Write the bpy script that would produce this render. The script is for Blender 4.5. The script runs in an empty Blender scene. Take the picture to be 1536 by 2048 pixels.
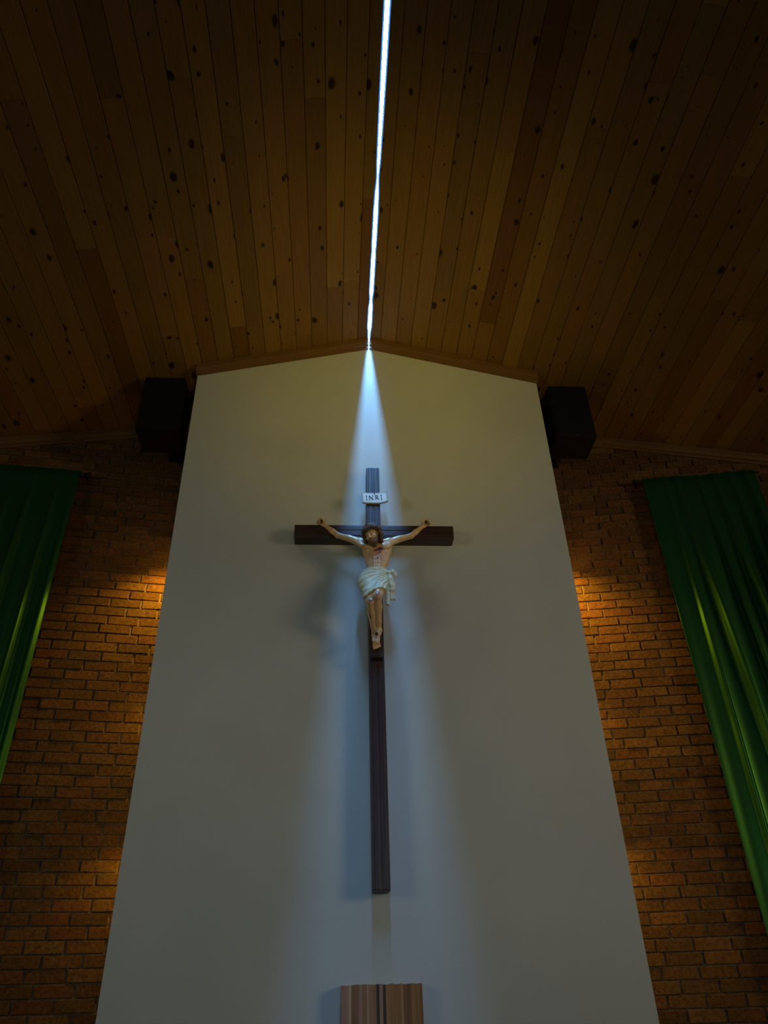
import bpy, bmesh, math, random
import numpy as np
from mathutils import Vector, Matrix
random.seed(7); rng = np.random.default_rng(7)
S = bpy.context.scene
COL = S.collection

# ------------------------------------------------------------------ camera
cam_d = bpy.data.cameras.new('camera'); cam = bpy.data.objects.new('camera', cam_d); COL.objects.link(cam)
cam_d.sensor_fit = 'VERTICAL'; cam_d.sensor_height = 36.0; cam_d.sensor_width = 27.0; cam_d.lens = 25.718
cam_d.clip_start = 0.05; cam_d.clip_end = 100
r_ = Vector((0.9979534, -0.0584528, -0.0259281)); u_ = Vector((-0.0108550, -0.5544444, 0.8321500)); w_ = Vector((0.0630172, 0.8301654, 0.5539442))
cam.matrix_world = Matrix(((r_.x, u_.x, -w_.x, -0.25954), (r_.y, u_.y, -w_.y, -4.6), (r_.z, u_.z, -w_.z, 1.6), (0, 0, 0, 1)))
S.camera = cam

# ------------------------------------------------------------------ world, exposure
S.view_settings.view_transform = 'Standard'; S.view_settings.look = 'None'
S.view_settings.exposure = 0.0; S.view_settings.gamma = 1.0; S.view_settings.use_curve_mapping = False
wd = bpy.data.worlds.new('world'); S.world = wd; wd.use_nodes = True
wd.node_tree.nodes['Background'].inputs[0].default_value = (0.55, 0.75, 1.0, 1)
wd.node_tree.nodes['Background'].inputs[1].default_value = 0.004

# ------------------------------------------------------------------ lights
def area(name, loc, target, sx, sy, energy, color, spread=180):
    d = bpy.data.lights.new(name, 'AREA'); d.shape = 'RECTANGLE'; d.size = sx; d.size_y = sy
    d.energy = energy; d.color = color; d.spread = math.radians(spread)
    o = bpy.data.objects.new(name, d); COL.objects.link(o); o.location = loc
    o.rotation_euler = (Vector(target) - Vector(loc)).to_track_quat('-Z', 'Y').to_euler()
    return o
def spot(name, loc, target, energy, color, ang, blend=0.5, size=0.03):
    d = bpy.data.lights.new(name, 'SPOT'); d.energy = energy; d.color = color
    d.spot_size = math.radians(ang); d.spot_blend = blend; d.shadow_soft_size = size
    o = bpy.data.objects.new(name, d); COL.objects.link(o); o.location = loc
    o.rotation_euler = (Vector(target) - Vector(loc)).to_track_quat('-Z', 'Y').to_euler()
    return o
SKY_STRENGTH = 520.0
area('window_light_right', (7.0, -4.9, 3.75), (0, 0.2, 3.4), 1.9, 1.7, 18, (1.0, 0.86, 0.56), 75)
area('window_light_left', (-7.0, -5.5, 3.6), (0, 0.2, 3.3), 1.9, 1.7, 8.5, (0.94, 1.0, 0.72), 75)
area('added_rear_fill', (0.3, -10.0, 2.2), (0, 0, 2.0), 4.0, 1.6, 7, (0.42, 0.66, 1.0), 55)  # added cool fill for the lower pier, no window modelled behind it
area('added_warm_fill', (0.5, -4.6, 2.6), (0.1, 0.0, 6.3), 1.2, 0.8, 3.4, (1.0, 0.78, 0.03), 42)  # added warm fill for upper pier and ceiling, no fixture there
AMB = (1.0, 0.60, 0.05)
for s, g in ((-1, .95), (1, 1.3)):
    spot('lamp_light', (s*1.49, 0.43, 4.60), (s*1.60, 0.70, 3.9), 50*g, AMB, 130, 1.0, 0.04)
    spot('low_lamp_light', (s*1.485, 0.52, 3.50), (s*1.56, 0.66, 2.4), 7.5*g, AMB, 160, 1.0, 0.06)
    spot('low_lamp_light', (s*1.485, 0.52, 2.50), (s*1.56, 0.66, 1.4), 9*g, AMB, 160, 1.0, 0.06)

# ------------------------------------------------------------------ helpers
def link(name, me, mat=None, parent=None):
    o = bpy.data.objects.new(name, me); COL.objects.link(o)
    if mat: me.materials.append(mat)
    if parent: o.parent = parent
    return o
def empty(name, loc=(0, 0, 0)):
    o = bpy.data.objects.new(name, None); COL.objects.link(o); o.location = loc; o.empty_display_size = 0.1
    bpy.context.view_layer.update(); return o
def tag(o, label, cat, group=None):
    o['label'] = label; o['category'] = cat
    if group: o['group'] = group
    return o
def struct(o): o['kind'] = 'structure'; return o
def mesh_from(name, verts, faces, colors=None, uvs=None, smooth=False):
    me = bpy.data.meshes.new(name); me.from_pydata([tuple(v) for v in verts], [], [tuple(f) for f in faces])
    if colors is not None:
        a = me.color_attributes.new('Col', 'FLOAT_COLOR', 'POINT')
        c = np.ones((len(verts), 4), np.float32); c[:, :3] = np.asarray(colors)[:, :3]; a.data.foreach_set('color', c.ravel())
    if uvs is not None:
        ul = me.uv_layers.new(name='UVMap'); li = np.empty(len(me.loops), np.int32); me.loops.foreach_get('vertex_index', li)
        ul.data.foreach_set('uv', np.asarray(uvs, np.float32)[li].ravel())
    if smooth: me.polygons.foreach_set('use_smooth', [True]*len(me.polygons))
    me.update(); return me
def bm_mesh(name, bm, smooth=False):
    bmesh.ops.recalc_face_normals(bm, faces=bm.faces)
    me = bpy.data.meshes.new(name); bm.to_mesh(me); bm.free()
    if smooth: me.polygons.foreach_set('use_smooth', [True]*len(me.polygons))
    return me
def add_box(bm, lo, hi, bevel=0.0, seg=2):
    t = bmesh.new(); bmesh.ops.create_cube(t, size=1)
    for v in t.verts: v.co = Vector([lo[i] + (v.co[i]+.5)*(hi[i]-lo[i]) for i in range(3)])
    if bevel: bmesh.ops.bevel(t, geom=list(t.edges), offset=bevel, segments=seg, affect='EDGES', profile=.5)
    m = bpy.data.meshes.new('t'); t.to_mesh(m); t.free(); bm.from_mesh(m); bpy.data.meshes.remove(m)
def add_tube(bm, pts, rad, n=10):
    pts = [Vector(p) for p in pts]; rings = []
    rads = rad if isinstance(rad, (list, tuple)) else [rad]*len(pts)
    for i, p in enumerate(pts):
        d = (pts[min(i+1, len(pts)-1)] - pts[max(i-1, 0)]).normalized()
        a = d.cross(Vector((0, 0, 1)) if abs(d.z) < .9 else Vector((1, 0, 0))).normalized(); b = d.cross(a)
        rings.append([bm.verts.new(p + (a*math.cos(2*math.pi*k/n) + b*math.sin(2*math.pi*k/n))*rads[i]) for k in range(n)])
    for i in range(len(rings)-1):
        for k in range(n): bm.faces.new((rings[i][k], rings[i][(k+1) % n], rings[i+1][(k+1) % n], rings[i+1][k]))
    bm.faces.new(rings[0][::-1]); bm.faces.new(rings[-1])
def prism(bm, poly, axis_fn):
    """extrude 2D polygon between two placements"""
    a = [bm.verts.new(axis_fn(p, 0)) for p in poly]; b = [bm.verts.new(axis_fn(p, 1)) for p in poly]; n = len(poly)
    bm.faces.new(a); bm.faces.new(b[::-1])
    for i in range(n): bm.faces.new((a[i], a[(i+1) % n], b[(i+1) % n], b[i]))

class M:
    def __init__(s, name):
        s.m = bpy.data.materials.new(name); s.m.use_nodes = True; s.t = s.m.node_tree
        s.b = s.t.nodes['Principled BSDF']
    def n(s, typ, **kw):
        nd = s.t.nodes.new(typ)
        for k, v in kw.items():
            if k.startswith('i_'): nd.inputs[k[2:].replace('_', ' ')].default_value = v
            else: setattr(nd, k, v)
        return nd
    def l(s, a, b): s.t.links.new(a, b)
    def ramp(s, src, stops, interp='LINEAR'):
        r = s.n('ShaderNodeValToRGB'); r.color_ramp.interpolation = interp
        e = r.color_ramp.elements
        while len(e) < len(stops): e.new(0.5)
        for el, (p, c) in zip(e, stops): el.position = p; el.color = (c[0], c[1], c[2], 1) if not isinstance(c, (int, float)) else (c, c, c, 1)
        s.l(src, r.inputs[0]); return r.outputs[0]
    def mix(s, mode, fac, a, b):
        x = s.n('ShaderNodeMix', data_type='RGBA', blend_type=mode)
        for sock, v in ((x.inputs[0], fac), (x.inputs[6], a), (x.inputs[7], b)):
            if isinstance(v, (int, float)): sock.default_value = v if sock.type == 'VALUE' else (v, v, v, 1)
            elif isinstance(v, tuple): sock.default_value = (*v, 1)
            else: s.l(v, sock)
        return x.outputs[2]
    def math(s, op, a, b=None, c=None):
        x = s.n('ShaderNodeMath', operation=op)
        for i, v in enumerate((a, b, c)):
            if v is None: continue
            if isinstance(v, (int, float)): x.inputs[i].default_value = v
            else: s.l(v, x.inputs[i])
        return x.outputs[0]
    def coord(s, kind='Object', scale=(1, 1, 1)):
        tc = s.n('ShaderNodeTexCoord'); mp = s.n('ShaderNodeMapping'); mp.inputs['Scale'].default_value = scale
        s.l(tc.outputs[kind], mp.inputs[0]); return mp.outputs[0]
    def noise(s, vec, scale, detail=4, rough=.55, out='Fac', dist=0.0):
        x = s.n('ShaderNodeTexNoise'); x.inputs['Scale'].default_value = scale; x.inputs['Detail'].default_value = detail
        x.inputs['Roughness'].default_value = rough; x.inputs['Distortion'].default_value = dist
        s.l(vec, x.inputs['Vector']); return x.outputs[out]
    def bump(s, h, strength, dist):
        x = s.n('ShaderNodeBump'); x.inputs['Strength'].default_value = strength; x.inputs['Distance'].default_value = dist
        s.l(h, x.inputs['Height']); s.l(x.outputs[0], s.b.inputs['Normal'])
    def col(s, c):
        if isinstance(c, tuple): s.b.inputs['Base Color'].default_value = (*c, 1)
        else: s.l(c, s.b.inputs['Base Color'])
    def rough(s, v): s.b.inputs['Roughness'].default_value = v
    def spec(s, v): s.b.inputs['Specular IOR Level'].default_value = v
    def attr(s, name='Col'):
        a = s.n('ShaderNodeAttribute', attribute_name=name); return a.outputs['Color']

# ------------------------------------------------------------------ materials
def mat_plaster():
    m = M('pale_plaster'); v = m.coord('Object')
    base = m.ramp(m.noise(v, 1.3, 3), [(.3, (.56, .54, .48)), (.7, (.62, .60, .53))])
    speck = m.ramp(m.noise(v, 260, 2, .6), [(.3, .90), (.7, 1.06)])
    m.col(m.mix('MULTIPLY', 1.0, base, speck)); m.rough(.85); m.spec(.15)
    m.bump(m.noise(v, 180, 4, .7), .35, .004); return m.m
def mat_ceiling():
    m = M('knotty_pine_boards')
    tc = m.n('ShaderNodeTexCoord')
    mp = m.n('ShaderNodeMapping'); mp.inputs['Scale'].default_value = (30, 1.1, 1); m.l(tc.outputs['UV'], mp.inputs[0])
    grain = m.ramp(m.noise(mp.outputs[0], 3.0, 6, .6, dist=.6), [(.25, .72), (.75, 1.12)])
    mk = m.n('ShaderNodeMapping'); mk.inputs['Scale'].default_value = (1.0, .62, 1); m.l(tc.outputs['UV'], mk.inputs[0])
    wob = m.noise(mk.outputs[0], 26, 2, .6, out='Color')
    add = m.n('ShaderNodeVectorMath', operation='MULTIPLY_ADD'); m.l(wob, add.inputs[0]); add.inputs[1].default_value = (.022, .022, 0); m.l(mk.outputs[0], add.inputs[2])
    def knots(sc, r0, r1):
        vo = m.n('ShaderNodeTexVoronoi', voronoi_dimensions='2D'); vo.inputs['Scale'].default_value = sc
        m.l(add.outputs[0], vo.inputs['Vector'])
        sep = m.n('ShaderNodeSeparateColor'); m.l(vo.outputs['Color'], sep.inputs[0])
        rad = m.math('MULTIPLY_ADD', sep.outputs[0], r1-r0, r0)
        q = m.math('DIVIDE', vo.outputs['Distance'], m.math('MAXIMUM', rad, .001))
        return m.ramp(q, [(.55, (.13, .09, .06)), (1.0, (1, 1, 1))])
    k1 = knots(3.3, -.01, .105); k2 = knots(7.5, -.07, .12)
    c = m.mix('MULTIPLY', 1.0, m.attr(), grain)
    c = m.mix('MULTIPLY', 1.0, c, k1); c = m.mix('MULTIPLY', 1.0, c, k2)
    m.col(c); m.rough(.62); m.spec(.25); m.bump(grain, .15, .002); return m.m
def mat_brick():
    m = M('orange_brown_brick'); v = m.coord('Object')
    n = m.ramp(m.noise(v, 45, 5, .65), [(.3, .5), (.5, .95), (.72, 1.4)])
    sp = m.ramp(m.noise(v, 160, 3, .6), [(.3, .8), (.7, 1.1)])
    c = m.mix('MULTIPLY', 1.0, m.attr(), n); c = m.mix('MULTIPLY', 1.0, c, sp)
    m.col(c); m.rough(.9); m.spec(.2)
    h = m.math('ADD', m.noise(v, 55, 5, .7, dist=1.2), m.math('MULTIPLY', m.noise(v, 210, 3, .7), .4))
    m.bump(h, 1.0, .016); return m.m
def mat_wood(name, c0, c1, scale=(40, 40, 1.5), rough=.5, spec=.4):
    m = M(name); v = m.coord('Object', scale)
    g = m.noise(v, 1.6, 6, .65, dist=.8)
    m.col(m.ramp(g, [(.25, c0), (.75, c1)])); m.rough(rough); m.spec(spec); m.bump(g, .3, .002); return m.m
def mat_flat(name, c, rough=.6, spec=.3, metal=0.0, nscale=60, var=.15):
    m = M(name); v = m.coord('Object')
    f = m.ramp(m.noise(v, nscale, 3), [(.3, 1-var), (.7, 1+var)])
    m.col(m.mix('MULTIPLY', 1.0, c, f)); m.rough(rough); m.spec(spec); m.b.inputs['Metallic'].default_value = metal
    return m.m
def mat_attr(name, rough, spec, nscale=70, lo=.8, hi=1.12, coat=0.0, bump=.1):
    m = M(name); v = m.coord('Object')
    f = m.ramp(m.noise(v, nscale, 5, .65), [(.3, lo), (.7, hi)])
    m.col(m.mix('MULTIPLY', 1.0, m.attr(), f)); m.rough(rough); m.spec(spec)
    m.b.inputs['Coat Weight'].default_value = coat; m.b.inputs['Coat Roughness'].default_value = .2
    m.bump(m.noise(v, nscale*2, 3), bump, .002); return m.m
def mat_cloth_green():
    m = M('green_velvet'); v = m.coord('Object', (220, 220, 220))
    f = m.ramp(m.noise(v, 1, 2), [(.3, (.002, .034, .011)), (.7, (.003, .050, .015))])
    m.col(f); m.rough(.75); m.spec(.12)
    gl = m.n('ShaderNodeBsdfGlossy'); gl.inputs['Color'].default_value = (.30, .85, .10, 1); gl.inputs['Roughness'].default_value = .34
    mx = m.n('ShaderNodeMixShader'); mx.inputs[0].default_value = .08; m.l(m.b.outputs[0], mx.inputs[1]); m.l(gl.outputs[0], mx.inputs[2]); m.l(mx.outputs[0], m.t.nodes['Material Output'].inputs['Surface'])
    m.b.inputs['Sheen Weight'].default_value = .03; m.b.inputs['Sheen Roughness'].default_value = .4; m.b.inputs['Sheen Tint'].default_value = (.5, 1, .4, 1)
    m.bump(m.noise(v, 2.0, 2), .15, .002); return m.m
MP = mat_plaster(); MC = mat_ceiling(); MB = mat_brick()
M_trim = mat_wood('stained_pine_trim', (.13, .055, .012), (.22, .105, .026), (3, 40, 40), .5)
M_cross = mat_wood('dark_walnut', (.030, .014, .010), (.085, .042, .030), (60, 60, 2.2), .42, .42)
M_crossh = mat_wood('dark_walnut_crossways', (.026, .012, .009), (.075, .036, .026), (2.2, 60, 60), .42, .42)
M_skin = mat_attr('painted_flesh', .33, .5, 60, .86, 1.1, .35)
M_hair = mat_attr('painted_hair', .5, .4, 120, .6, 1.3)
M_cloth = mat_attr('painted_white_cloth', .5, .4, 50, .9, 1.05)
M_thorn = mat_flat('olive_brown_thorns', (.075, .05, .025), .6, .3)
M_iron = mat_flat('blackened_iron', (.02, .018, .016), .45, .5, .6)
M_parch = mat_attr('painted_parchment', .55, .35, 40, .88, 1.06)
M_ink = mat_flat('dark_ink', (.045, .04, .05), .7, .2)
M_green = mat_cloth_green()
M_black = mat_flat('black_speaker_paint', (.004, .004, .006), .7, .25, nscale=200)
M_grille = mat_flat('black_speaker_mesh', (.003, .003, .005), .6, .3, nscale=400, var=.5)
M_floor = mat_flat('brown_carpet', (.10, .065, .045), .95, .1, nscale=90)
M_dark = mat_flat('dark_shaft_lining', (.05, .045, .04), .9, .1)
m = M('daylight_glass'); m.col((0, 0, 0)); m.b.inputs['Emission Color'].default_value = (.16, .46, 1.0, 1); m.b.inputs['Emission Strength'].default_value = SKY_STRENGTH; M_sky = m.m

# ------------------------------------------------------------------ room dimensions
ZR = 6.503; SL = 0.2529; W = 1.4577
def zceil(x): return ZR - SL*abs(x)
KW = .155
def ywall(x): return .76 - KW*(abs(x) - 1.46)

# ------------------------------------------------------------------ ceiling : individual boards, one mesh, gap on the ridge
def slit(y):
    ks = [(-9, .013), (-2.7, .0125), (-2.3, .012), (-1.95, .0095), (-1.68, .0065), (-1.60, .0022), (-1.55, .0022), (-1.46, .008), (-1.30, .012), (-1.0, .012), (-.96, .0085), (-.90, .012), (-.55, .0115), (-.49, .006), (-.45, .006), (-.40, .0115), (-.17, .013), (-.11, .006), (-.05, .005), (9, .005)]
    for (a, va), (b, vb) in zip(ks, ks[1:]):
        if a <= y <= b: return va + (vb-va)*(y-a)/(b-a)
cth = 1/math.sqrt(1+SL*SL); sth = SL*cth
V, F, C, U = [], [], [], []
def board(s, a0, a1, y0, y1, col, uo):
    """bottom face with chamfered long edges; a = horizontal distance from ridge"""
    g = .0012; ch = .0035; drop = random.uniform(0, .0012)
    n = Vector((s*-sth, 0, -cth))                 # pointing into the room
    ys = [y0+.0008, y1-.0008] if a0 > .05 else list(np.linspace(y0, y1, max(2, int((y1-y0)/.02)+1)))
    prev = None
    for y in ys:
        e0 = slit(y) + (.0085 if y < 0 else 0) if a0 < .05 else a0 + g
        prof = [(e0, -.022), (e0, -ch), (e0+ch, 0), (a1-g-ch, 0), (a1-g, -ch), (a1-g, -.022)]
        if a0 < .05: prof[0] = (e0+.000, -.014)
        i0 = len(V)
        for a, d in prof:
            p = Vector((s*a, y, zceil(a))) + n*(d-drop)
            V.append(p); C.append(col); U.append((a/cth+uo, y+uo*3.1))
        if prev is not None:
            for k in range(5): F.append((prev+k, prev+k+1, i0+k+1, i0+k))
        if prev is None: F.append(tuple(range(i0, i0+6)))
        prev = i0
    F.append(tuple(range(prev+5, prev-1, -1)))
PW = .1325
for s in (-1, 1):
    for k in range(44):
        a0 = 0 if k == 0 else k*PW - .03; a1 = (k+1)*PW - .03
        y = -7.0 - random.uniform(0, 2)
        while y < .95:
            L = random.choice([1.2, 1.8, 2.4, 3.0, 3.6])*random.uniform(.9, 1.05); y1 = min(y+L, .95)
            t = random.random(); b = random.uniform(.78, 1.12)
            c = np.array([.29, .135, .024])*(1-t) + np.array([.31, .168, .030])*t
            if random.random() < .12: c = c*np.array([.85, .72, .62])
            board(s, a0, a1, y, y1, c*b, random.uniform(0, 40)); y = y1
ceiling = link('ceiling', mesh_from('ceiling', V, F, C, U), MC); struct(ceiling)
bm = bmesh.new()                                    # roof deck above the boards, leaves the ridge shaft open
for s in (-1, 1):
    prism(bm, [(.055, zceil(.055)+.018), (6, zceil(6)+.018), (6, zceil(6)+.12), (.055, zceil(.055)+.12)], lambda p, e, s=s: (s*p[0], -9.2 if e == 0 else 1.0, p[1]))
struct(link('ceiling_deck', bm_mesh('ceiling_deck', bm), M_dark, ceiling))

# ridge skylight: bright pane at the top of a narrow dark shaft
bm = bmesh.new()
vs = [bm.verts.new(p) for p in ((-.039, -3.6, 6.90), (.039, -3.6, 6.90), (.039, 0.6, 6.90), (-.039, 0.6, 6.90))]; bm.faces.new(vs)
win = struct(link('window_1', bm_mesh('window_1', bm), M_sky))
bm = bmesh.new()
for s in (-1, 1): add_box(bm, (min(s*.039, s*.085), -7.05, 6.50), (max(s*.039, s*.085), .63, 6.93))
add_box(bm, (-.055, 0.6, 6.51), (.055, .63, 6.93)); add_box(bm, (-.055, -7.05, 6.51), (.055, -7.0, 6.93)); add_box(bm, (-.055, .63, 6.505), (.055, 1.0, 6.6))
add_box(bm, (-.085, -7.05, 6.93), (.085, .63, 6.96))
struct(link('window_frame', bm_mesh('window_frame', bm), M_dark, win))

# thin blue-tinted translucent strip added along each lip to give a blue light fringe
m = M('translucent_fringe_strip'); tr = m.n('ShaderNodeBsdfTranslucent'); tr.inputs[0].default_value = (.010, .016, .022, 1)
m.l(tr.outputs[0], m.t.nodes['Material Output'].inputs['Surface'])
bm = bmesh.new()
for s in (-1, 1):
    prev = None
    for y in np.linspace(-4.2, -.01, 260):
        e0 = slit(y); a = bm.verts.new((s*e0, y, zceil(e0)+.002)); b = bm.verts.new((s*(e0+.0105), y, zceil(e0+.0105)+.002))
        if prev: bm.faces.new((prev[0], a, b, prev[1]))
        prev = (a, b)
struct(link('fringe_strip', bm_mesh('fringe_strip', bm), m.m, win))

# floor
bm = bmesh.new(); add_box(bm, (-6, -9, -.1), (6, 1.2, 0)); struct(link('floor', bm_mesh('floor', bm), M_floor))

# plaster pier
bm = bmesh.new()
e = .001
prism(bm, [(-W, 0), (W, 0), (W, zceil(W)-.002), (0, ZR-.002), (-W, zceil(W)-.002)], lambda p, q: (p[0], 0 if q == 0 else .95, p[1]))
struct(link('wall_center', bm_mesh('wall_center', bm), MP))

# trims
def gable_trim(name, s):
    bm = bmesh.new(); x0, x1 = s*.0045, s*(W+.012)
    prof = [(0.0, -.100), (-.016, -.100), (-.020, -.078), (-.034, -.072), (-.040, -.052), (-.046, -.048), (-.046, -.003), (0.0, -.003)]
    prism(bm, prof, lambda p, q: ((x0, x1)[q], p[0]-.0005, zceil((x0, x1)[q])+p[1]))
    return struct(link(name, bm_mesh(name, bm), M_trim))
gable_trim('trim_1', -1); gable_trim('trim_2', 1)
def wall_trim(name, s):
    bm = bmesh.new(); x0, x1 = s*1.47, s*5.2
    prof = [(0.02, -.105), (-.022, -.105), (-.026, -.083), (-.040, -.076), (-.050, -.05), (-.052, -.003), (0.02, -.003)]
    prism(bm, prof, lambda p, q: ((x0, x1)[q], ywall((x0, x1)[q])+p[0], zceil((x0, x1)[q])+p[1]))
    return struct(link(name, bm_mesh(name, bm), M_trim))
wall_trim('trim_3', -1); wall_trim('trim_4', 1)

# ------------------------------------------------------------------ brick walls
def brick_wall(name, s):
    V, F, C = [], [], []
    BL, BH, J = .235, .075, .015
    cw = 1/math.sqrt(1+KW*KW)
    def P(t, z, d):            # t along wall from |x|=1.46, d out of the wall (towards room)
        x = 1.46 + t*cw; y = .76 - KW*t*cw
        return (s*(x - d*KW*cw), y - d*cw, z)
    # mortar plane with thickness
    t1 = 3.8
    i0 = len(V)
    for d in (0.0, -.12):
        for t, z in ((-.14, 0), (t1, 0), (t1, zceil(1.46+t1*cw)-.004), (-.14, zceil(1.34)-.004)): V.append(P(t, z, d)); C.append((.34, .23, .12))
    F += [(0, 1, 2, 3), (7, 6, 5, 4), (0, 4, 5, 1), (1, 5, 6, 2), (2, 6, 7, 3), (3, 7, 4, 0)]
    pal = [(.27, .130, .050), (.29, .145, .050), (.25, .115, .048), (.30, .165, .060), (.21, .110, .050), (.24, .135, .058), (.30, .115, .055), (.17, .100, .052)]
    row = 0; z = .002
    while z < 6.3:
        off = (row % 2)*BL/2 + random.uniform(-.012, .012) + (.055 if row % 6 == 5 else 0)
        t = -.14 - off
        while t < t1:
            a, b = max(t+J/2, -.14), min(t+BL-J/2, t1)
            if b-a > .02:
                top = z+BH-.008
                if top < zceil(1.46+b*cw) - .01:
                    d = .011 + random.uniform(-.003, .0035); c = (np.array(random.choice(pal))*.55 + np.array((.27, .130, .050))*.45)*random.uniform(.78, 1.15)*np.array([.88, .82, .62])
                    ch = .003; i0 = len(V); ti = random.uniform(-.0025, .0025)
                    jz = random.uniform(-.001, .001)
                    for (tt, zz, dd) in ((a, z, 0), (b, z, 0), (b, top, 0), (a, top, 0), (a, z, d-ch), (b, z, d-ch), (b, top, d-ch), (a, top, d-ch)):
                        V.append(P(tt, zz+jz, dd)); C.append(c)
                    for k, (tt, zz) in enumerate(((a+ch, z+ch), (b-ch, z+ch), (b-ch, top-ch), (a+ch, top-ch))):
                        V.append(P(tt, zz+jz, d + (ti if k in (1, 2) else -ti))); C.append(c)
                    for r in (0, 4):
                        for k in range(4): F.append((i0+r+k, i0+r+(k+1) % 4, i0+r+4+(k+1) % 4, i0+r+4+k))
                    F.append((i0+8, i0+9, i0+10, i0+11))
            t += BL
        z += BH; row += 1
    me = mesh_from(name, V, F, C)
    b2 = bmesh.new(); b2.from_mesh(me); bmesh.ops.recalc_face_normals(b2, faces=b2.faces); b2.to_mesh(me); b2.free()
    return struct(link(name, me, MB))
brick_wall('wall_left', -1); brick_wall('wall_right', 1)

# ------------------------------------------------------------------ implicit-surface modelling (numpy surface nets)
class Field:
    def __init__(s, lo, hi, h):
        s.lo = np.array(lo, float); s.h = h; s.n = np.ceil((np.array(hi)-s.lo)/h).astype(int)+1
        s.F = np.full(s.n, .05, np.float32)
    def sub(s, lo, hi, m):
        a = np.clip(np.floor((np.array(lo)-m-s.lo)/s.h).astype(int), 0, s.n); b = np.clip(np.ceil((np.array(hi)+m-s.lo)/s.h).astype(int)+1, 0, s.n)
        sl = tuple(slice(i, j) for i, j in zip(a, b))
        X, Y, Z = np.meshgrid(*[(s.lo[i]+s.h*np.arange(a[i], b[i])).astype(np.float32) for i in range(3)], indexing='ij')
        return sl, X, Y, Z
    def comb(s, sl, d, k, op='u'):
        A = s.F[sl]
        if op == 'u':
            if k <= 0: s.F[sl] = np.minimum(A, d)
            else: hh = np.maximum(k-np.abs(A-d), 0)/k; s.F[sl] = np.minimum(A, d) - hh*hh*k*.25
        else:
            d = -d; hh = np.maximum(k-np.abs(A-d), 0)/max(k, 1e-6); s.F[sl] = np.maximum(A, d) + hh*hh*k*.25
    def cap(s, a, b, ra, rb, k=.01, flat=None, op='u'):
        a = np.array(a, float); b = np.array(b, float); R = max(ra, rb)
        sl, X, Y, Z = s.sub(np.minimum(a, b)-R, np.maximum(a, b)+R, k+.012)
        ba = b-a; L = ba@ba + 1e-12
        t = np.clip(((X-a[0])*ba[0]+(Y-a[1])*ba[1]+(Z-a[2])*ba[2])/L, 0, 1)
        dx, dy, dz = X-a[0]-t*ba[0], Y-a[1]-t*ba[1], Z-a[2]-t*ba[2]
        if flat is not None:      # (direction, factor): squash along a direction
            f, fac = np.array(flat[0], float), flat[1]; f /= np.linalg.norm(f)
            q = dx*f[0]+dy*f[1]+dz*f[2]; w = fac-1
            dx, dy, dz = dx+q*w*f[0], dy+q*w*f[1], dz+q*w*f[2]
        s.comb(sl, np.sqrt(dx*dx+dy*dy+dz*dz) - (ra+(rb-ra)*t), k, op)
    def chain(s, pts, rads, k=.01, kj=.004, flat=None):
        for i in range(len(pts)-1): s.cap(pts[i], pts[i+1], rads[i], rads[i+1], k if i == 0 else kj, flat)
    def ell(s, c, r, k=.012, axes=None, op='u'):
        c = np.array(c, float); r = np.array(r, float)*(HS if axes is HAX else 1); R = r.max()
        sl, X, Y, Z = s.sub(c-R, c+R, k+.012)
        d = [X-c[0], Y-c[1], Z-c[2]]
        if axes is not None: d = [d[0]*ax[0]+d[1]*ax[1]+d[2]*ax[2] for ax in axes]
        k0 = np.sqrt(sum((d[i]/r[i])**2 for i in range(3))); k1 = np.sqrt(sum((d[i]/r[i]**2)**2 for i in range(3)))+1e-9
        s.comb(sl, k0*(k0-1)/k1, k, op)
    def grid(s): return np.meshgrid(*[(s.lo[i]+s.h*np.arange(s.n[i])).astype(np.float32) for i in range(3)], indexing='ij')
    def mesh(s, name, colfn=None):
        F = s.F; ins = F < 0
        cnt = np.zeros(np.array(F.shape)-1, np.int8)
        cs = [(i, j, k) for i in (0, 1) for j in (0, 1) for k in (0, 1)]
        nx, ny, nz = cnt.shape
        for i, j, k in cs: cnt += ins[i:nx+i, j:ny+j, k:nz+k]
        act = np.argwhere((cnt > 0) & (cnt < 8)); idx = -np.ones(cnt.shape, np.int32); idx[tuple(act.T)] = np.arange(len(act))
        pos = np.zeros((len(act), 3)); num = np.zeros(len(act))
        for ax in range(3):
            for c in cs:
                if c[ax]: continue
                c2 = list(c); c2[ax] = 1
                a = F[act[:, 0]+c[0], act[:, 1]+c[1], act[:, 2]+c[2]]; b = F[act[:, 0]+c2[0], act[:, 1]+c2[1], act[:, 2]+c2[2]]
                mk = (a < 0) != (b < 0); t = np.where(mk, a/np.where(mk, a-b, 1), 0)
                p = np.tile(np.array(c, float), (len(act), 1)); p[:, ax] = t
                pos[mk] += p[mk]; num[mk] += 1
        P = s.lo + s.h*(act + pos/num[:, None])
        Q = []
        for ax in range(3):
            o = [slice(1, -1)]*3; o[ax] = slice(0, -1); o2 = list(o); o2[ax] = slice(1, None)
            A, B = ins[tuple(o)], ins[tuple(o2)]; e = np.argwhere(A != B)
            sgn = A[tuple(e.T)]; off = np.ones(3, int); off[ax] = 0; e = e+off
            u, v = [(1, 2), (2, 0), (0, 1)][ax]; du = np.zeros(3, int); du[u] = 1; dv = np.zeros(3, int); dv[v] = 1
            g = lambda w: idx[tuple(w.T)]
            q = np.stack([g(e-du-dv), g(e-dv), g(e), g(e-du)], 1); q[~sgn] = q[~sgn][:, ::-1]
            Q.append(q)
        Q = np.concatenate(Q); Q = Q[(Q >= 0).all(1)]
        me = bpy.data.meshes.new(name); me.vertices.add(len(P)); me.vertices.foreach_set('co', P.astype(np.float32).ravel())
        me.loops.add(Q.size); me.loops.foreach_set('vertex_index', Q.astype(np.int32).ravel())
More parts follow.
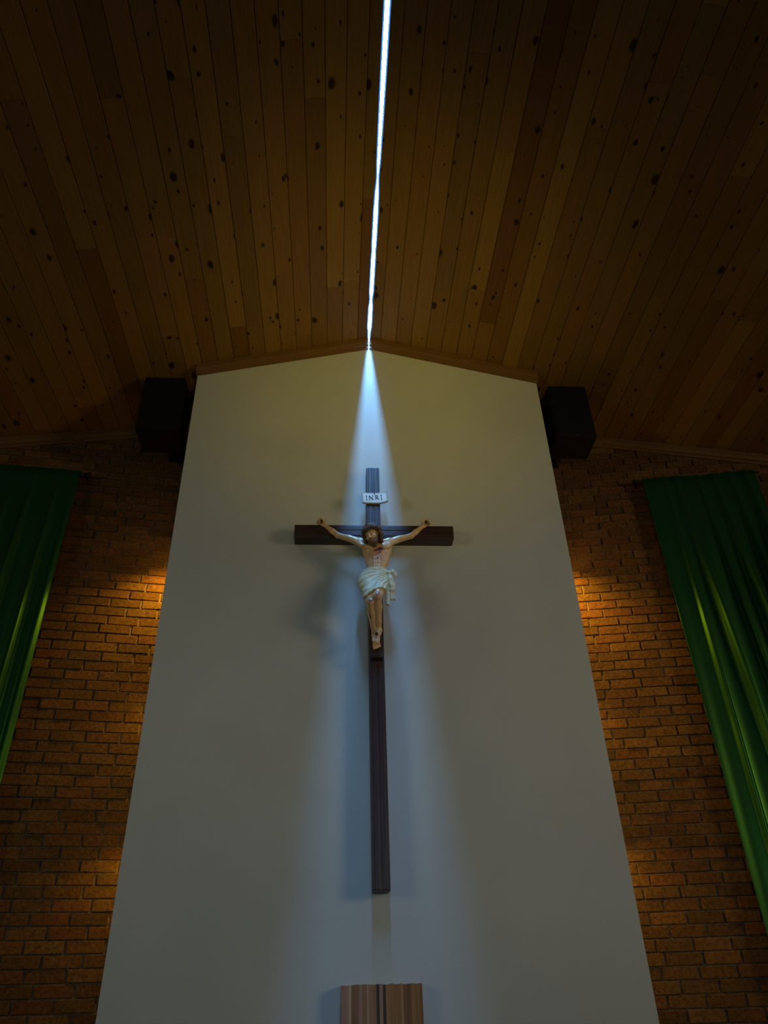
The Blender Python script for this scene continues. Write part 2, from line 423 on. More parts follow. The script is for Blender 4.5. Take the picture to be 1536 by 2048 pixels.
        me.polygons.add(len(Q)); me.polygons.foreach_set('loop_start', np.arange(0, Q.size, 4, dtype=np.int32))
        me.update(calc_edges=True); me.validate()
        me.polygons.foreach_set('use_smooth', np.ones(len(me.polygons), bool))
        if colfn is not None:
            a = me.color_attributes.new('Col', 'FLOAT_COLOR', 'POINT'); c = np.ones((len(P), 4), np.float32); c[:, :3] = colfn(P); a.data.foreach_set('color', c.ravel())
        return me
def nrm(v): v = np.array(v, float); return v/np.linalg.norm(v)

# ---- the figure: one continuous carved body, about one metre tall
HU = nrm((-.42, -.40, .82)); HF = nrm((-.42, -.76, -.50)); HF = nrm(HF-(HF@HU)*HU); HR = np.cross(HF, HU)   # head up / forward / side (towards viewer's left)
HC = np.array((-.020, -.290, 4.289)); HS = 1.12
def H(r, f, u): return HC + HS*(r*HR + f*HF + u*HU)
HAX = (HR, HF, HU)
hipL, hipR = (-.043, -.205, 3.985), (.045, -.205, 3.985)
knL, knR = np.array((-.040, -.308, 3.752)), np.array((.003, -.330, 3.782))
anL, anR = np.array((-.010, -.170, 3.583)), np.array((.018, -.198, 3.606))
def torso(B, extra=True):
    B.ell((.017, -.198, 4.200), (.094, .056, .088), .0)
    B.ell((.012, -.205, 4.095), (.070, .047, .090), .03)
    B.ell((.001, -.203, 4.000), (.082, .055, .062), .03)
def thighs(B, k=.02):
    B.cap(hipL, knL, .047, .030, k); B.cap(hipR, knR, .047, .031, k)
B = Field((-.440, -.415, 3.455), (.445, -.118, 4.515), .0025)
torso(B)
for sx in (-1, 1):
    cx = .017
    B.ell((cx+sx*.043, -.238, 4.222), (.044, .020, .030), .012)                    # chest muscle
    B.cap((cx+sx*.078, -.200, 4.225), (cx+sx*.056, -.205, 4.110), .026, .022, .02)   # flank
    B.cap((cx+sx*.010, -.188, 4.290), (cx+sx*.080, -.195, 4.280), .022, .024, .02)   # trapezius
    for i in range(4):                                                              # ribs
        z = 4.178-.021*i
        B.cap((cx+sx*(.022+.006*i), -.2475+.003*i, z+.006), (cx+sx*(.070-.002*i), -.218, z-.014), .0055, .0045, .005)
    for i in range(3): B.ell((.012+sx*.0155, -.2500+.001*i, 4.122-.030*i), (.014, .008, .014), .008)
    B.cap((cx+sx*.004, -.233, 4.268), (cx+sx*.075, -.215, 4.286), .006, .006, .008)   # collar bone
B.ell((.012, -.262, 4.040), (.004, .008, .006), .004, op='s')                       # navel
B.cap((.014, -.190, 4.285), (-.006, -.255, 4.295), .030, .028, .016)                  # neck
B.cap((.034, -.222, 4.275), (.010, -.262, 4.300), .007, .006, .010)
# arms, hands
for sx in (-1, 1):
    X = lambda p: np.array((sx*p[0] + (.004 if sx > 0 else -.0), p[1], p[2]))
    sh, el, wr = X((.098, -.196, 4.282)), X((.258, -.186, 4.342)), X((.350, -.160, 4.440))
    B.cap(X((.074, -.198, 4.268)), sh, .030, .029, .02)
    B.cap(sh, el, .027, .0195, .014)
    md = sh*.55+el*.45; B.ell(md+[0, -.004, .004], (.045, .019, .019), .012, axes=(nrm(el-sh), (0, 1, 0), nrm(np.cross(el-sh, (0, 1, 0)))))
    B.cap(el, el*.6+wr*.4, .0200, .0205, .010); B.cap(el*.6+wr*.4, wr, .0205, .0125, .008)
    B.cap(X((.088, -.222, 4.235)), sh*.7+el*.3, .014, .014, .02)
    d = nrm((sx*.70, .22, .68)); sd = nrm((-sx*.70, 0, .70)); sd = nrm(sd-(sd@d)*d); nn = nrm(np.cross(d, sd)); nn = nn if nn[1] < 0 else -nn
    palm0 = wr + d*.006; 
    for o in (-.0125, -.004, .0045, .0125): B.cap(palm0+sd*o*.7, palm0+d*.040+sd*o, .0085, .0078, .006)
    for j, (o, L) in enumerate(((-.0165, .80), (-.0055, .94), (.0055, 1.0), (.0165, .92))):
        k0 = palm0 + d*.042 + sd*o
        k1 = k0 + (d*.62+nn*.75)*.019*L + sd*o*.25
        k2 = k1 + (-d*.15+nn*.95)*.015*L
        k3 = k2 + (-d*.85+nn*.25)*.012*L
        B.chain([k0, k1, k2, k3], [.0066, .0058, .0052, .0046], .004, .002)
    t0 = palm0 + d*.008 + sd*.014; t1 = t0 + (d*.45+sd*.65+nn*.45)*.022; t2 = t1 + (d*.75+nn*.6-sd*.1)*.018; t3 = t2 + (d*.45+nn*.35-sd*.75)*.012
    B.chain([t0, t1, t2, t3], [.0085, .0068, .0060, .0050], .006, .002)
# legs
thighs(B, .02)
for hp, kn, an, kk in ((hipL, knL, anL, .0), (hipR, knR, anR, .0)):
    hp = np.array(hp)
    B.ell(kn+[0, -.012, .002], (.020, .018, .024), .010)                              # knee cap
    sh = an-kn
    B.cap(kn, kn+sh*.28+[0, .006, 0], .028, .0285, .012)
    B.cap(kn+sh*.28+[0, .006, 0], kn+sh*.72, .0285, .0195, .010)
    B.cap(kn+sh*.72, an, .0195, .0165, .008)
    B.cap(kn+[0, -.016, -.02], kn+sh*.85+[0, -.006, 0], .010, .009, .010)              # shin ridge
    B.ell(an+[.014, .002, 0], (.006, .007, .007), .006); B.ell(an+[-.014, .002, .003], (.006, .007, .007), .006)
def foot(an, tip, width_dir, heel, back):
    an, tip = np.array(an), np.array(tip); wdv = nrm(width_dir); up = nrm(np.cross(tip-an, wdv)); up = up if up[1] < 0 else -up
    fd = nrm(tip-an)
    B.cap(an, an+np.array(heel), .017, .015, .012)
    ball = an + (tip-an)*.70
    B.cap(an, ball, .0165, .0125, .010)
    for o in (-.016, -.006, .005, .015): B.cap(an+(tip-an)*.30+wdv*o*.6, ball+wdv*o-up*.003, .0105, .0095, .006)
    for j, o in enumerate((-.0205, -.0095, -.001, .0075, .0155)):
        L = (.034, .032, .030, .026, .022)[j] if back > 0 else (.022, .026, .030, .032, .034)[j]
        rr = (.0078, .0056, .0054, .0052, .0050)[j] if back > 0 else (.0050, .0052, .0054, .0056, .0078)[j]
        oo = o if back > 0 else -((-.0205, -.0095, -.001, .0075, .0155)[4-j])
        a = ball + wdv*oo + fd*.004; m_ = a + fd*L*.6 + up*.003 + wdv*oo*.15; c = m_ + fd*L*.4 - up*.004
        B.chain([a, m_, c], [rr, rr*.95, rr*.85], .004, .002)
foot(anL+[.0, .0, 0], (.006, -.192, 3.492), (1, .05, .12), (0.0, .018, -.018), 1)
foot(anR+[.0, -.004, 0], (-.014, -.236, 3.512), (1, -.05, -.22), (.002, .016, -.016), -1)
# head
B.ell(H(0, -.010, .018), (.043, .052, .047), .010, HAX)
B.ell(H(0, .012, -.014), (.034, .040, .050), .014, HAX)
B.ell(H(0, .026, -.050), (.018, .018, .014), .012, HAX)
for sx in (-1, 1):
    B.ell(H(sx*.0165, .052, .0045), (.0105, .008, .0065), .004, HAX, op='s')            # eye socket
    B.ell(H(sx*.0165, .0445, .0030), (.0085, .0060, .0050), .002, HAX)                  # closed lid
    B.cap(H(sx*.006, .0495, .0125), H(sx*.026, .0420, .0125), .0042, .0035, .005)       # brow
    B.ell(H(sx*.022, .036, -.014), (.012, .010, .010), .010, HAX)                     # cheek bone
    B.ell(H(sx*.0405, -.004, -.004), (.004, .009, .014), .004, HAX)                   # ear
B.cap(H(0, .050, .010), H(0, .064, -.014), .0040, .0062, .004)                        # nose
B.cap(H(-.006, .0555, -.0155), H(.006, .0555, -.0155), .0042, .0042, .004)
B.cap(H(-.009, .0490, -.0265), H(.009, .0490, -.0265), .0036, .0036, .003)              # lips
B.cap(H(-.008, .0485, -.0325), H(.008, .0485, -.0325), .0040, .0040, .003)
B.cap(H(-.010, .0540, -.0295), H(.010, .0540, -.0295), .0016, .0016, .002, op='s')
def sst(x, a, b): t = np.clip((x-a)/(b-a), 0, 1); return t*t*(3-2*t)
def blob(P, c, r): return np.clip(1-np.sqrt((((P-np.array(c))/np.array(r))**2).sum(1)), 0, 1)
def seg(P, a, b, r):
    a, b = np.array(a), np.array(b); ba = b-a; t = np.clip(((P-a)@ba)/(ba@ba), 0, 1); d = np.linalg.norm(P-a-t[:, None]*ba, axis=1); return np.clip(1.5-d/r, 0, 1)
def wob(P, f=60): return .5+.5*np.sin(P[:, 0]*f*1.3+np.sin(P[:, 2]*f)*1.7)*np.sin(P[:, 2]*f*.8+P[:, 1]*f+1)
def skin_col(P):
    c = np.tile(np.array([.82, .49, .22]), (len(P), 1)); w = wob(P)[:, None]
    c = c*(1-.10*w)
    def lay(mask, col): nonlocal c; mk = np.clip(mask, 0, 1)[:, None]; c = c*(1-mk) + np.array(col)*mk
    red = (.16, .012, .012)
    lay(.9*blob(P, (.017, -.25, 4.16), (.10, .06, .10))*(.4+.6*wob(P, 90)), (.62, .27, .24))
    lay(seg(P, (-.004, -.256, 4.180), (.050, -.248, 4.199), .0070)*1.1, red); lay(seg(P, (.030, -.25, 4.195), (.055, -.244, 4.202), .0115), (.10, .008, .008))
    for a, b in (((.028, -.25, 4.19), (.022, -.255, 4.150)), ((.022, -.255, 4.150), (.014, -.26, 4.105)), ((.040, -.25, 4.19), (.036, -.25, 4.165)), ((.005, -.34, 3.765), (.012, -.28, 3.69)), ((-.038, -.325, 3.745), (-.030, -.26, 3.68)), ((-.05, -.325, 3.74), (-.040, -.26, 3.66))): lay(seg(P, a, b, .0042)*1.0, red)
    for kn in (knL, knR): lay(1.5*blob(P, kn+[.0, -.022, .0], (.030, .03, .036))*(.4+wob(P, 120)), (.30, .06, .05))
    lay(.6*blob(P, knR+[0, -.02, .035], (.03, .03, .03)), (.42, .16, .17))
    lay(1.8*blob(P, (.040, -.235, 4.268), (.035, .04, .035)), (.50, .04, .03))
    for p in ((-.378, -.150, 4.462), (.386, -.150, 4.462)): lay(1.2*blob(P, p, (.026, .035, .026)), (.22, .05, .03))
    lay(1.4*blob(P, (-.002, -.225, 3.562), (.018, .03, .018)), (.14, .012, .012)); lay(.5*blob(P, (-.010, -.225, 3.53), (.03, .03, .04)), (.50, .20, .20))
    hd = np.stack([(P-HC)@HR, (P-HC)@HF, (P-HC)@HU], 1)/HS
    for sx in (-1, 1):
        lay(.9*np.clip(1-np.sqrt(((hd-[sx*.0165, .049, .0015])**2/np.array([.010, .012, .0045])**2).sum(1)), 0, 1)*1.6, (.16, .07, .045))
        lay(1.6*np.clip(1-np.sqrt(((hd-[sx*.017, .046, .0175])**2/np.array([.014, .012, .0035])**2).sum(1)), 0, 1), (.07, .035, .02))
        lay(.7*np.clip(1-np.sqrt(((hd-[sx*.024, .044, .030])**2/np.array([.004, .02, .022])**2).sum(1)), 0, 1)*2, (.30, .03, .025))
    lay(1.4*np.clip(1-np.sqrt(((hd-[0, .052, -.0295])**2/np.array([.012, .012, .006])**2).sum(1)), 0, 1), (.34, .10, .08))
    return c
fig = empty('crucified_figure', (0.0, -.12, 3.46))
tag(fig, 'painted carved figure of a crucified man with outstretched arms, drooping head and white loincloth', 'statue')
def fpart(name, F_, mat, colfn, parent=None):
    o = link(name, F_.mesh(name, colfn), mat, parent or fig); o.matrix_parent_inverse = (parent or fig).matrix_world.inverted(); return o
body = fpart('body', B, M_skin, skin_col); del B

# loincloth
LC = Field((-.16, -.41, 3.74), (.19, -.125, 4.08), .0022)
LC.ell((.001, -.203, 3.990), (.088, .058, .075), .0); LC.ell((.012, -.205, 4.06), (.070, .048, .06), .02)
LC.cap(np.array(hipL)+[-.004, 0, 0], knL, .050, .032, .03); LC.cap(np.array(hipR)+[.002, 0, 0], knR, .050, .033, .03)
LC.cap((-.003, -.215, 3.955), (-.014, -.300, 3.81), .040, .020, .03)
LC.ell((-.078, -.215, 3.945), (.030, .040, .055), .03)
X, Y, Z = LC.grid()
# folds run from the knot on the viewer's right, fanning to the left hip and thigh
kx, kz = .105, 4.005
ang = np.arctan2(Z-kz, -(X-kx)); rr = np.sqrt((X-kx)**2+(Z-kz)**2)
ph = ang*28 + 1.2*np.sin(rr*38) + Y*12
fold = np.abs(np.sin(ph*.5))**.7
amp = .0088*np.clip(rr/.06, .25, 1)*(.75+.25*np.sin(rr*50+ang*5))
F0 = LC.F - .004 - amp*fold
top = Z - (4.048 + .004*np.sin(X*60) - .12*np.clip(X-.09, 0, 1))
hem = np.interp(X.ravel(), [-.15, -.09, -.05, -.015, .02, .06, .15], [3.775, 3.785, 3.812, 3.838, 3.848, 3.852, 3.85]).reshape(X.shape).astype(np.float32) + .0025*np.sin(X*210)
sm = lambda a, b, k: np.maximum(a, b) + (np.maximum(k-np.abs(a-b), 0)/k)**2*k*.25
LC.F = sm(sm(F0, top, .008), hem-Z, .008)
del X, Y, Z, F0, top, hem, ang, rr, ph, fold, amp
# rolled waist edge
wp = [(-.070, -.222, 4.040), (-.045, -.245, 4.043), (-.010, -.259, 4.040), (.030, -.258, 4.038), (.065, -.242, 4.034), (.090, -.222, 4.018)]
LC.chain(wp, [.007]*6, .006, .004)
def cloth_col(P):
    c = np.tile(np.array([.80, .71, .48]), (len(P), 1)); w = wob(P, 40)[:, None]
    return c*(1-.12*w) + np.array([.0, .008, -.02])*w
loin = fpart('loincloth', LC, M_cloth, cloth_col)
# knot with bow and hanging tails, built of thick folded strands
KN = Field((.03, -.34, 3.74), (.19, -.15, 4.05), .002)
K0 = np.array((.092, -.262, 4.000))
KN.ell(K0, (.015, .014, .016), .0)
for dx, dz, l in ((.050, -.004, 1.0), (.052, -.018, 1.0), (.046, -.032, .95), (.034, .012, .9)):
    m_ = K0 + np.array((dx*.5, -.008, dz*.4+.010)); t_ = K0 + np.array((dx, .006, dz))*l
    KN.chain([K0, m_, t_], [.006, .0088, .0058], .006, .004)
strips = [((.094, -.268, 3.955), (.100, -.264, 3.905), (.104, -.256, 3.868)), ((.103, -.268, 3.955), (.112, -.262, 3.905), (.117, -.254, 3.880)), ((.110, -.260, 3.960), (.123, -.252, 3.915), (.129, -.246, 3.892)),
          ((.088, -.256, 3.93), (.096, -.250, 3.870), (.102, -.243, 3.812)), ((.096, -.252, 3.93), (.107, -.246, 3.870), (.113, -.241, 3.822)), ((.102, -.246, 3.93), (.117, -.240, 3.875), (.125, -.236, 3.815)),
          ((.078, -.250, 3.92), (.082, -.245, 3.85), (.084, -.240, 3.772)), ((.070, -.250, 3.91), (.071, -.243, 3.84), (.072, -.238, 3.778))]
for a_, b_, c_ in strips: KN.chain([K0, a_, b_, c_], [.007, .0082, .0092, .0088], .005, .004)
KN.ell((.109, -.256, 3.874), (.020, .008, .007), .008); KN.ell((.113, -.238, 3.818), (.019, .008, .008), .008); KN.ell((.078, -.239, 3.777), (.013, .008, .006), .006)
fpart('knot', KN, M_cloth, cloth_col, loin)

# hair, beard
HR_ = Field((-.13, -.42, 4.17), (.10, -.17, 4.41), .0018)
HR_.ell(H(0, -.016, .024), (.049, .054, .049), .0, HAX)
HR_.ell(H(0, .050, -.004), (.031, .040, .040), .004, HAX, op='s')
rnd = random.Random(3)
for i in range(46):                                        # wavy locks
    a = -1.9 + 3.8*i/45; sx = math.sin(a); cf = -math.cos(a)*.6
    side = abs(sx)
    r0 = .042 if side < .5 else (.050 if sx > 0 else .053)
    p0 = H(sx*r0*.8, cf*.05+.004, .046-.012*side)
    p1 = H(sx*(r0+.010)+rnd.uniform(-.003, .003), cf*.052+.002, .014+rnd.uniform(-.006, .006))
    p2 = H(sx*(r0+.006)+rnd.uniform(-.005, .005), cf*.050+.006, -.020+rnd.uniform(-.008, .008))
    p3 = H(sx*(r0-.004)+rnd.uniform(-.006, .006), cf*.045+.010*side, -.050-rnd.uniform(0, .014))
    p3 = p3 + np.array((-.004 if sx > 0 else .004, .012, -.016 if sx > .4 else -.006))
    HR_.chain([p0, p1, p2, p3], [.0060, .0072, .0066, .0035], .004, .003)
for i in range(9):                                         # forehead roll of hair
    t = -1+2*i/8; HR_.chain([H(t*.010, .018, .066), H(t*.034, .040, .044), H(t*.046, .020, .016)], [.006, .0066, .005], .004, .003)
X, Y, Z = HR_.grid()
HR_.F -= (.0024*np.sin(X*330+2.2*np.sin(Z*150))*np.sin(Z*210+Y*170) + .0012*np.sin(X*700+Z*500)*np.sin(Y*600-Z*300)).astype(np.float32); del X, Y, Z
hair_col = lambda P: np.tile(np.array([.15, .072, .036]), (len(P), 1))*(.65+.7*wob(P, 260)[:, None])
fpart('hair', HR_, M_hair, hair_col)
BD = Field((-.09, -.42, 4.15), (.08, -.22, 4.31), .0015)
for i in range(13):
    t = -1+2*i/12
    a_ = H(t*.034, .022+.014*(1-t*t), -.024-.010*(1-abs(t))); b_ = H(t*.024, .038+.010*(1-t*t), -.050); c_ = H(t*.010+(.004 if i % 2 else -.004), .044, -.074-.006*(1-abs(t)))
    BD.chain([a_, b_, c_], [.0058, .0080, .0045], .006, .004)
for sx in (-1, 1): BD.chain([H(sx*.002, .0535, -.0225), H(sx*.014, .0480, -.0260), H(sx*.017, .0420, -.040)], [.0028, .0034, .003], .003, .002)
fpart('beard', BD, M_hair, lambda P: np.tile(np.array([.16, .08, .038]), (len(P), 1))*(.65+.7*wob(P, 300)[:, None]))
# crown of thorns
bm = bmesh.new()
for s_ in range(3):
    pts = []
    for i in range(49):
        a = 2*math.pi*i/48; tw = 5*a + s_*2.1
        R1 = .0535 + .0045*math.cos(tw)
        pts.append(H(math.sin(a)*R1, math.cos(a)*(R1+.007)-.008, .032 + .0050*math.sin(tw)))
    add_tube(bm, pts, .0030, 6)
for i in range(26):
    a = 2*math.pi*i/26 + rnd.uniform(-.1, .1); R1 = .055
    p = H(math.sin(a)*R1, math.cos(a)*(R1+.007)-.008, .032); out = math.sin(a)*HR + math.cos(a)*HF + HU*rnd.uniform(-1, 1.2) + (HR*math.cos(a)-HF*math.sin(a))*rnd.uniform(-.8, .8)
    q = p + nrm(out)*rnd.uniform(.012, .018); add_tube(bm, [p, q], [.0024, .0004], 5)
o = link('crown_of_thorns', bm_mesh('crown_of_thorns', bm, True), M_thorn, fig); o.matrix_parent_inverse = fig.matrix_world.inverted()
# nails through hands and feet
def nail(p, q, r=.0035):
    bm = bmesh.new(); p, q = np.array(p), np.array(q); add_tube(bm, [p, q], [r, r*.6], 8); d = nrm(p-q); add_tube(bm, [p-d*.001, p+d*.004, p+d*.006], [r*2.3, r*2.3, r*1.3], 8)
    o = link('nail', bm_mesh('nail', bm), M_iron, fig); o.matrix_parent_inverse = fig.matrix_world.inverted()
nail((-.374, -.186, 4.462), (-.374, -.10, 4.468)); nail((.378, -.186, 4.462), (.378, -.10, 4.468)); nail((-.002, -.248, 3.560), (.0, -.13, 3.572), .0045)

# ------------------------------------------------------------------ the cross
cross = empty('wooden_cross', (0, 0, 2.09)); tag(cross, 'tall dark wooden cross mounted on the pale plaster pier', 'cross')
def cpart(name, boxes, mat, bevel=.004):
    bm = bmesh.new()
    for lo, hi in boxes: add_box(bm, lo, hi, bevel)
    o = link(name, bm_mesh(name, bm), mat, cross); o.matrix_parent_inverse = cross.matrix_world.inverted(); return o
cx = .004
cpart('upright_beam', [((cx-.049, -.118, 2.095), (cx+.049, -.004, 5.0)), ((cx-.036, -.1215, 2.10), (cx-.006, -.110, 4.995)), ((cx+.006, -.1215, 2.10), (cx+.036, -.110, 4.995))], M_cross, .003)
cpart('cross_beam', [((-.570, -.116, 4.372), (.585, -.006, 4.474)), ((-.562, -.120, 4.384), (.577, -.110, 4.424)), ((-.562, -.120, 4.430), (.577, -.110, 4.462))], M_crossh, .003)
bm = bmesh.new(); prism(bm, [(-.118, 3.474), (-.172, 3.466), (-.170, 3.432), (-.118, 3.425)], lambda p, q: ((-.034, .042)[q], p[0], p[1]))
bmesh.ops.bevel(bm, geom=list(bm.edges), offset=.003, segments=2, affect='EDGES')
o = link('foot_block', bm_mesh('foot_block', bm), M_cross, cross); o.matrix_parent_inverse = cross.matrix_world.inverted()

# ------------------------------------------------------------------ inscription scroll
sc = empty('inscription_plaque', (.013, -.124, 4.705)); sc.rotation_euler = (math.radians(-6), math.radians(-4.2), 0)
bpy.context.view_layer.update()
tag(sc, 'small cream scroll plaque lettered INRI, tilted on the cross above the head', 'plaque')
V, F, C = [], [], []
nu, nv = 40, 14
def scroll(u, v, d):
    x = (u-.5)*.190 + .003*math.sin(v*3); z = (v-.5)*.098 + .0035*math.sin(u*math.pi*2.2+.6)
    curl = .012*(abs(2*u-1)**6)
    return (x, -.012 - curl + d, z)
for d in (0, .016):
    for i in range(nu+1):
        for j in range(nv+1):
            u, v = i/nu, j/nv; V.append(scroll(u, v, d))
            edge = min(u, 1-u)*1.9 < .09 or min(v, 1-v) < .10
            C.append((.50, .44, .34) if edge else (.74, .70, .60))
N1 = (nu+1)*(nv+1)
for i in range(nu):
    for j in range(nv):
        a = i*(nv+1)+j; F.append((a, a+nv+1, a+nv+2, a+1)); F.append((N1+a, N1+a+1, N1+a+nv+2, N1+a+nv+1))
for i in range(nu):
    a = i*(nv+1); F.append((a, N1+a, N1+a+nv+1, a+nv+1)); a += nv; F.append((a, a+nv+1, N1+a+nv+1, N1+a))
for j in range(nv):
    a = j; F.append((a, a+1, N1+a+1, N1+a)); a = nu*(nv+1)+j; F.append((a, N1+a, N1+a+1, a+1))
me = mesh_from('scroll', V, F, C)
b2 = bmesh.new(); b2.from_mesh(me); bmesh.ops.recalc_face_normals(b2, faces=b2.faces); b2.to_mesh(me); b2.free()
link('scroll', me, M_parch, sc)
bm = bmesh.new()                                       # INRI in serifed strokes
def stroke(x0, z0, x1, z1, w=.0042):
    d = Vector((x1-x0, 0, z1-z0)); L = d.length; d.normalize(); n = Vector((-d.z, 0, d.x))*w/2; a, b = Vector((x0, 0, z0)), Vector((x1, 0, z1))
    vs = []
    for y in (-.0155, -.0118):
        for q in (a-n, b-n, b+n, a+n): vs.append(bm.verts.new((q.x, y, q.z)))
    for f in ((0, 1, 2, 3), (7, 6, 5, 4), (0, 4, 5, 1), (1, 5, 6, 2), (2, 6, 7, 3), (3, 7, 4, 0)): bm.faces.new([vs[k] for k in f])
def lI(x): stroke(x, -.022, x, .020); stroke(x-.006, -.022, x+.006, -.022, .0026); stroke(x-.006, .020, x+.006, .020, .0026)
def lN(x): stroke(x-.013, -.022, x-.013, .020); stroke(x-.013, .020, x+.013, -.022, .0046); stroke(x+.013, -.022, x+.013, .020, .0034); stroke(x+.008, .020, x+.018, .020, .0026); stroke(x-.018, -.022, x-.008, -.022, .0026)
def lR(x):
    stroke(x-.009, -.022, x-.009, .020, .005); stroke(x-.009, .019, x+.004, .019, .0034); stroke(x+.004, .019, x+.009, .012, .0036); stroke(x+.009, .012, x+.009, .006, .0040); stroke(x+.009, .006, x+.004, -.001, .0036); stroke(x-.009, -.001, x+.004, -.001, .003); stroke(x, -.001, x+.013, -.022, .0046)
lI(-.060); lN(-.027); lR(.016); lI(.050)
link('lettering', bm_mesh('lettering', bm), M_ink, sc)
bm = bmesh.new(); add_tube(bm, [(0.002, -.010, .036), (0.002, -.0165, .036), (0.002, -.0185, .036)], [.0045, .0045, .002], 8); link('nail', bm_mesh('nail', bm), M_iron, sc)

# ------------------------------------------------------------------ speakers beside the pier
def speaker(s, label):
    r = empty('wall_speaker', (s*1.715, -.02, 5.43)); tag(r, label, 'speaker', 'speakers either side of the pier')
    bm = bmesh.new(); add_box(bm, (-.166, 0.008, 0), (.166, .31, .565), .006); link('cabinet', bm_mesh('cabinet', bm), M_black, r)
    bm = bmesh.new(); add_box(bm, (-.158, -.004, .008), (.158, .012, .557), .006); link('grille', bm_mesh('grille', bm), M_grille, r)
    bm = bmesh.new(); add_box(bm, (-.04, .30, .24), (.04, .325, .34), .002); add_box(bm, (-.02, .32, .27), (.02, ywall(1.715)+.005+.02-.02, .31), .002)
    add_box(bm, (-.06, ywall(1.715)-.012+.02-.02, .22), (.06, ywall(1.715)+.006, .36), .002)
    link('bracket', bm_mesh('bracket', bm), M_black, r)
    bm = bmesh.new(); add_box(bm, (-s*.166-(.075 if s > 0 else 0), .06, .40), (-s*.166+(.075 if s < 0 else 0), .16, .46), .002); link('side_bracket', bm_mesh('side_bracket', bm), M_black, r)
    return r
speaker(-1, 'black box speaker hung under the ceiling left of the pale pier')
speaker(1, 'black box speaker hung under the ceiling right of the pale pier')

# ------------------------------------------------------------------ green hangings
def hanging(s, folds, u1, label, zb):
    r = empty('green_banner', (s*2.9, ywall(2.9)-.1, 5.38)); tag(r, label, 'banner', 'green banners on the brick walls')
    V, F = [], []; nu, nv = 240, 60
    for j in range(nv+1):
        v = j/nv; z = 5.385 - v*(5.385-zb); dz = 5.385-z
        for i in range(nu+1):
            u = u1*i/nu; x = 2.436 + u/1.012; off = .105
            g = sst(np.array(dz), .03, 1.3)
            for (uc, drift, wd, A, ph) in folds:
                c = uc + drift*dz; q = (u-c)/(wd*.78)
                off += A*(.16+.84*float(g))*math.exp(-q*q)
            off += .004*math.sin(u*37+dz*.7)*float(g)
            x += .0
            V.append((s*x, ywall(x)-off, z+.006*math.sin(u*9)))
    for j in range(nv):
        for i in range(nu):
            a = j*(nu+1)+i; F.append((a, a+1, a+nu+2, a+nu+1))
    me = mesh_from('cloth_panel', V, F, smooth=True); o = link('cloth_panel', me, M_green, r); o.matrix_parent_inverse = r.matrix_world.inverted()
    sm_ = o.modifiers.new('thickness', 'SOLIDIFY'); sm_.thickness = .006
    bm = bmesh.new(); xa, xb = 2.385, 2.436+u1+.04
    add_tube(bm, [(s*xa, ywall(xa)-.085, 5.380), (s*xb, ywall(xb)-.085, 5.380)], .009, 10)
    bmesh.ops.create_uvsphere(bm, u_segments=12, v_segments=8, radius=.018, matrix=Matrix.Translation((s*(xa-.012), ywall(xa)-.085, 5.380)))
    o = link('rod', bm_mesh('rod', bm, True), M_iron, r); o.matrix_parent_inverse = r.matrix_world.inverted()
    for xx in (xa+.03, xb-.03):
        bm = bmesh.new(); add_tube(bm, [(s*xx, ywall(xx)-.085, 5.380), (s*xx, ywall(xx)-.002, 5.380)], .006, 8); add_box(bm, (s*xx-.015, ywall(xx)-.014, 5.35), (s*xx+.015, ywall(xx)-.002, 5.41))
        o = link('rod_bracket', bm_mesh('rod_bracket', bm), M_iron, r); o.matrix_parent_inverse = r.matrix_world.inverted()
    return r
hanging(1, [(.19, -.008, .020, .030, 0), (.275, .040, .030, .062, 0), (.47, .024, .016, .050, 0), (.60, .035, .030, .088, 0), (.74, .03, .024, .080, 0), (.87, .03, .03, .10, 0)], .965,
        'long green cloth banner with deep folds on the brick right of the pier', 1.0)
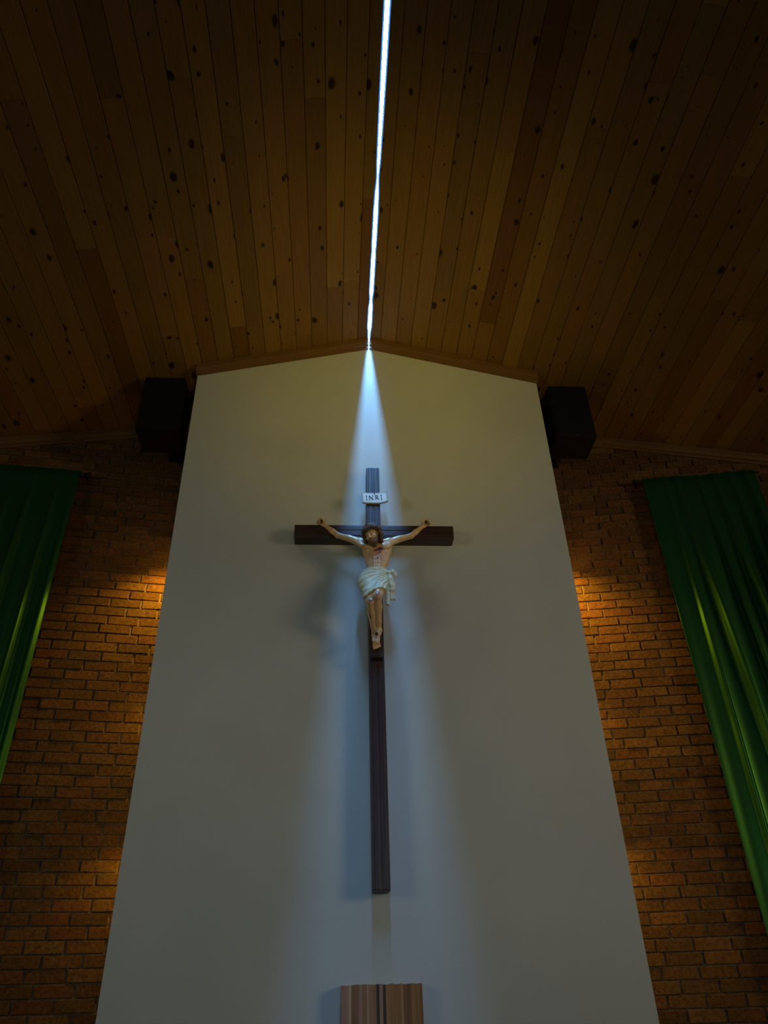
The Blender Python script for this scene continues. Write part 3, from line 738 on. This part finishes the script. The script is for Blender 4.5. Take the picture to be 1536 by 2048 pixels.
hanging(-1, [(.025, .004, .030, .035, 0), (.155, .004, .026, .045, 0), (.345, .008, .030, .060, 0), (.50, .01, .03, .05, 0), (.66, .02, .03, .05, 0), (.82, .02, .03, .05, 0)], .965,
        'long green cloth banner on the brick left of the pier, cut by the frame', 1.0)

# ------------------------------------------------------------------ striped wooden panel below the cross
m = M('striped_laminated_wood'); at = m.attr(); v = m.coord('Object', (60, 60, 3)); g = m.ramp(m.noise(v, 1.5, 6, .6), [(.25, .75), (.75, 1.15)])
m.col(m.mix('MULTIPLY', 1.0, m.mix('MULTIPLY', 1.0, at, (1.15, .92, .72)), g)); m.rough(.55); m.spec(.3); m.bump(g, .2, .002); M_panel = m.m
V, F, C = [], [], []
cols = [(.36, .22, .17), (.40, .26, .20), (.52, .38, .28), (.25, .14, .08), (.26, .15, .09), (.38, .25, .19), (.30, .17, .09), (.46, .32, .22), (.34, .21, .12), (.30, .18, .10), (.055, .055, .045), (.42, .26, .20), (.055, .055, .045), (.36, .20, .09), (.32, .17, .07), (.33, .18, .07), (.30, .16, .06), (.44, .25, .12), (.22, .11, .045), (.21, .105, .04), (.34, .19, .08), (.31, .16, .06), (.24, .12, .05)]
ws = [1.1, .9, .7, 1, 1, 1, 1, .6, 1, 1.0, .8, .9, .8, 1.2, 1, 1, .8, .6, 1.1, 1, 1.1, 1.1, .8]
tot = sum(ws); x = -.2155
for k, (c, w) in enumerate(zip(cols, ws)):
    x1 = x + w/tot*.421; zt = 1.664 + rnd.uniform(-.0025, .0025); yf = -.080 + rnd.uniform(-.001, .001); i0 = len(V)
    for yy in (yf, -.001):
        for xx, zz in ((x, .55), (x1, .55), (x1, zt), (x, zt)): V.append((xx, yy, zz)); C.append(c)
    F += [tuple(i0+q for q in f) for f in ((0, 1, 2, 3), (7, 6, 5, 4), (0, 4, 5, 1), (1, 5, 6, 2), (2, 6, 7, 3), (3, 7, 4, 0))]; x = x1
pn = link('striped_wall_board', mesh_from('striped_wall_board', V, F, C), M_panel)
tag(pn, 'striped wooden panel with two dark stripes, on the pier below the cross', 'panel')
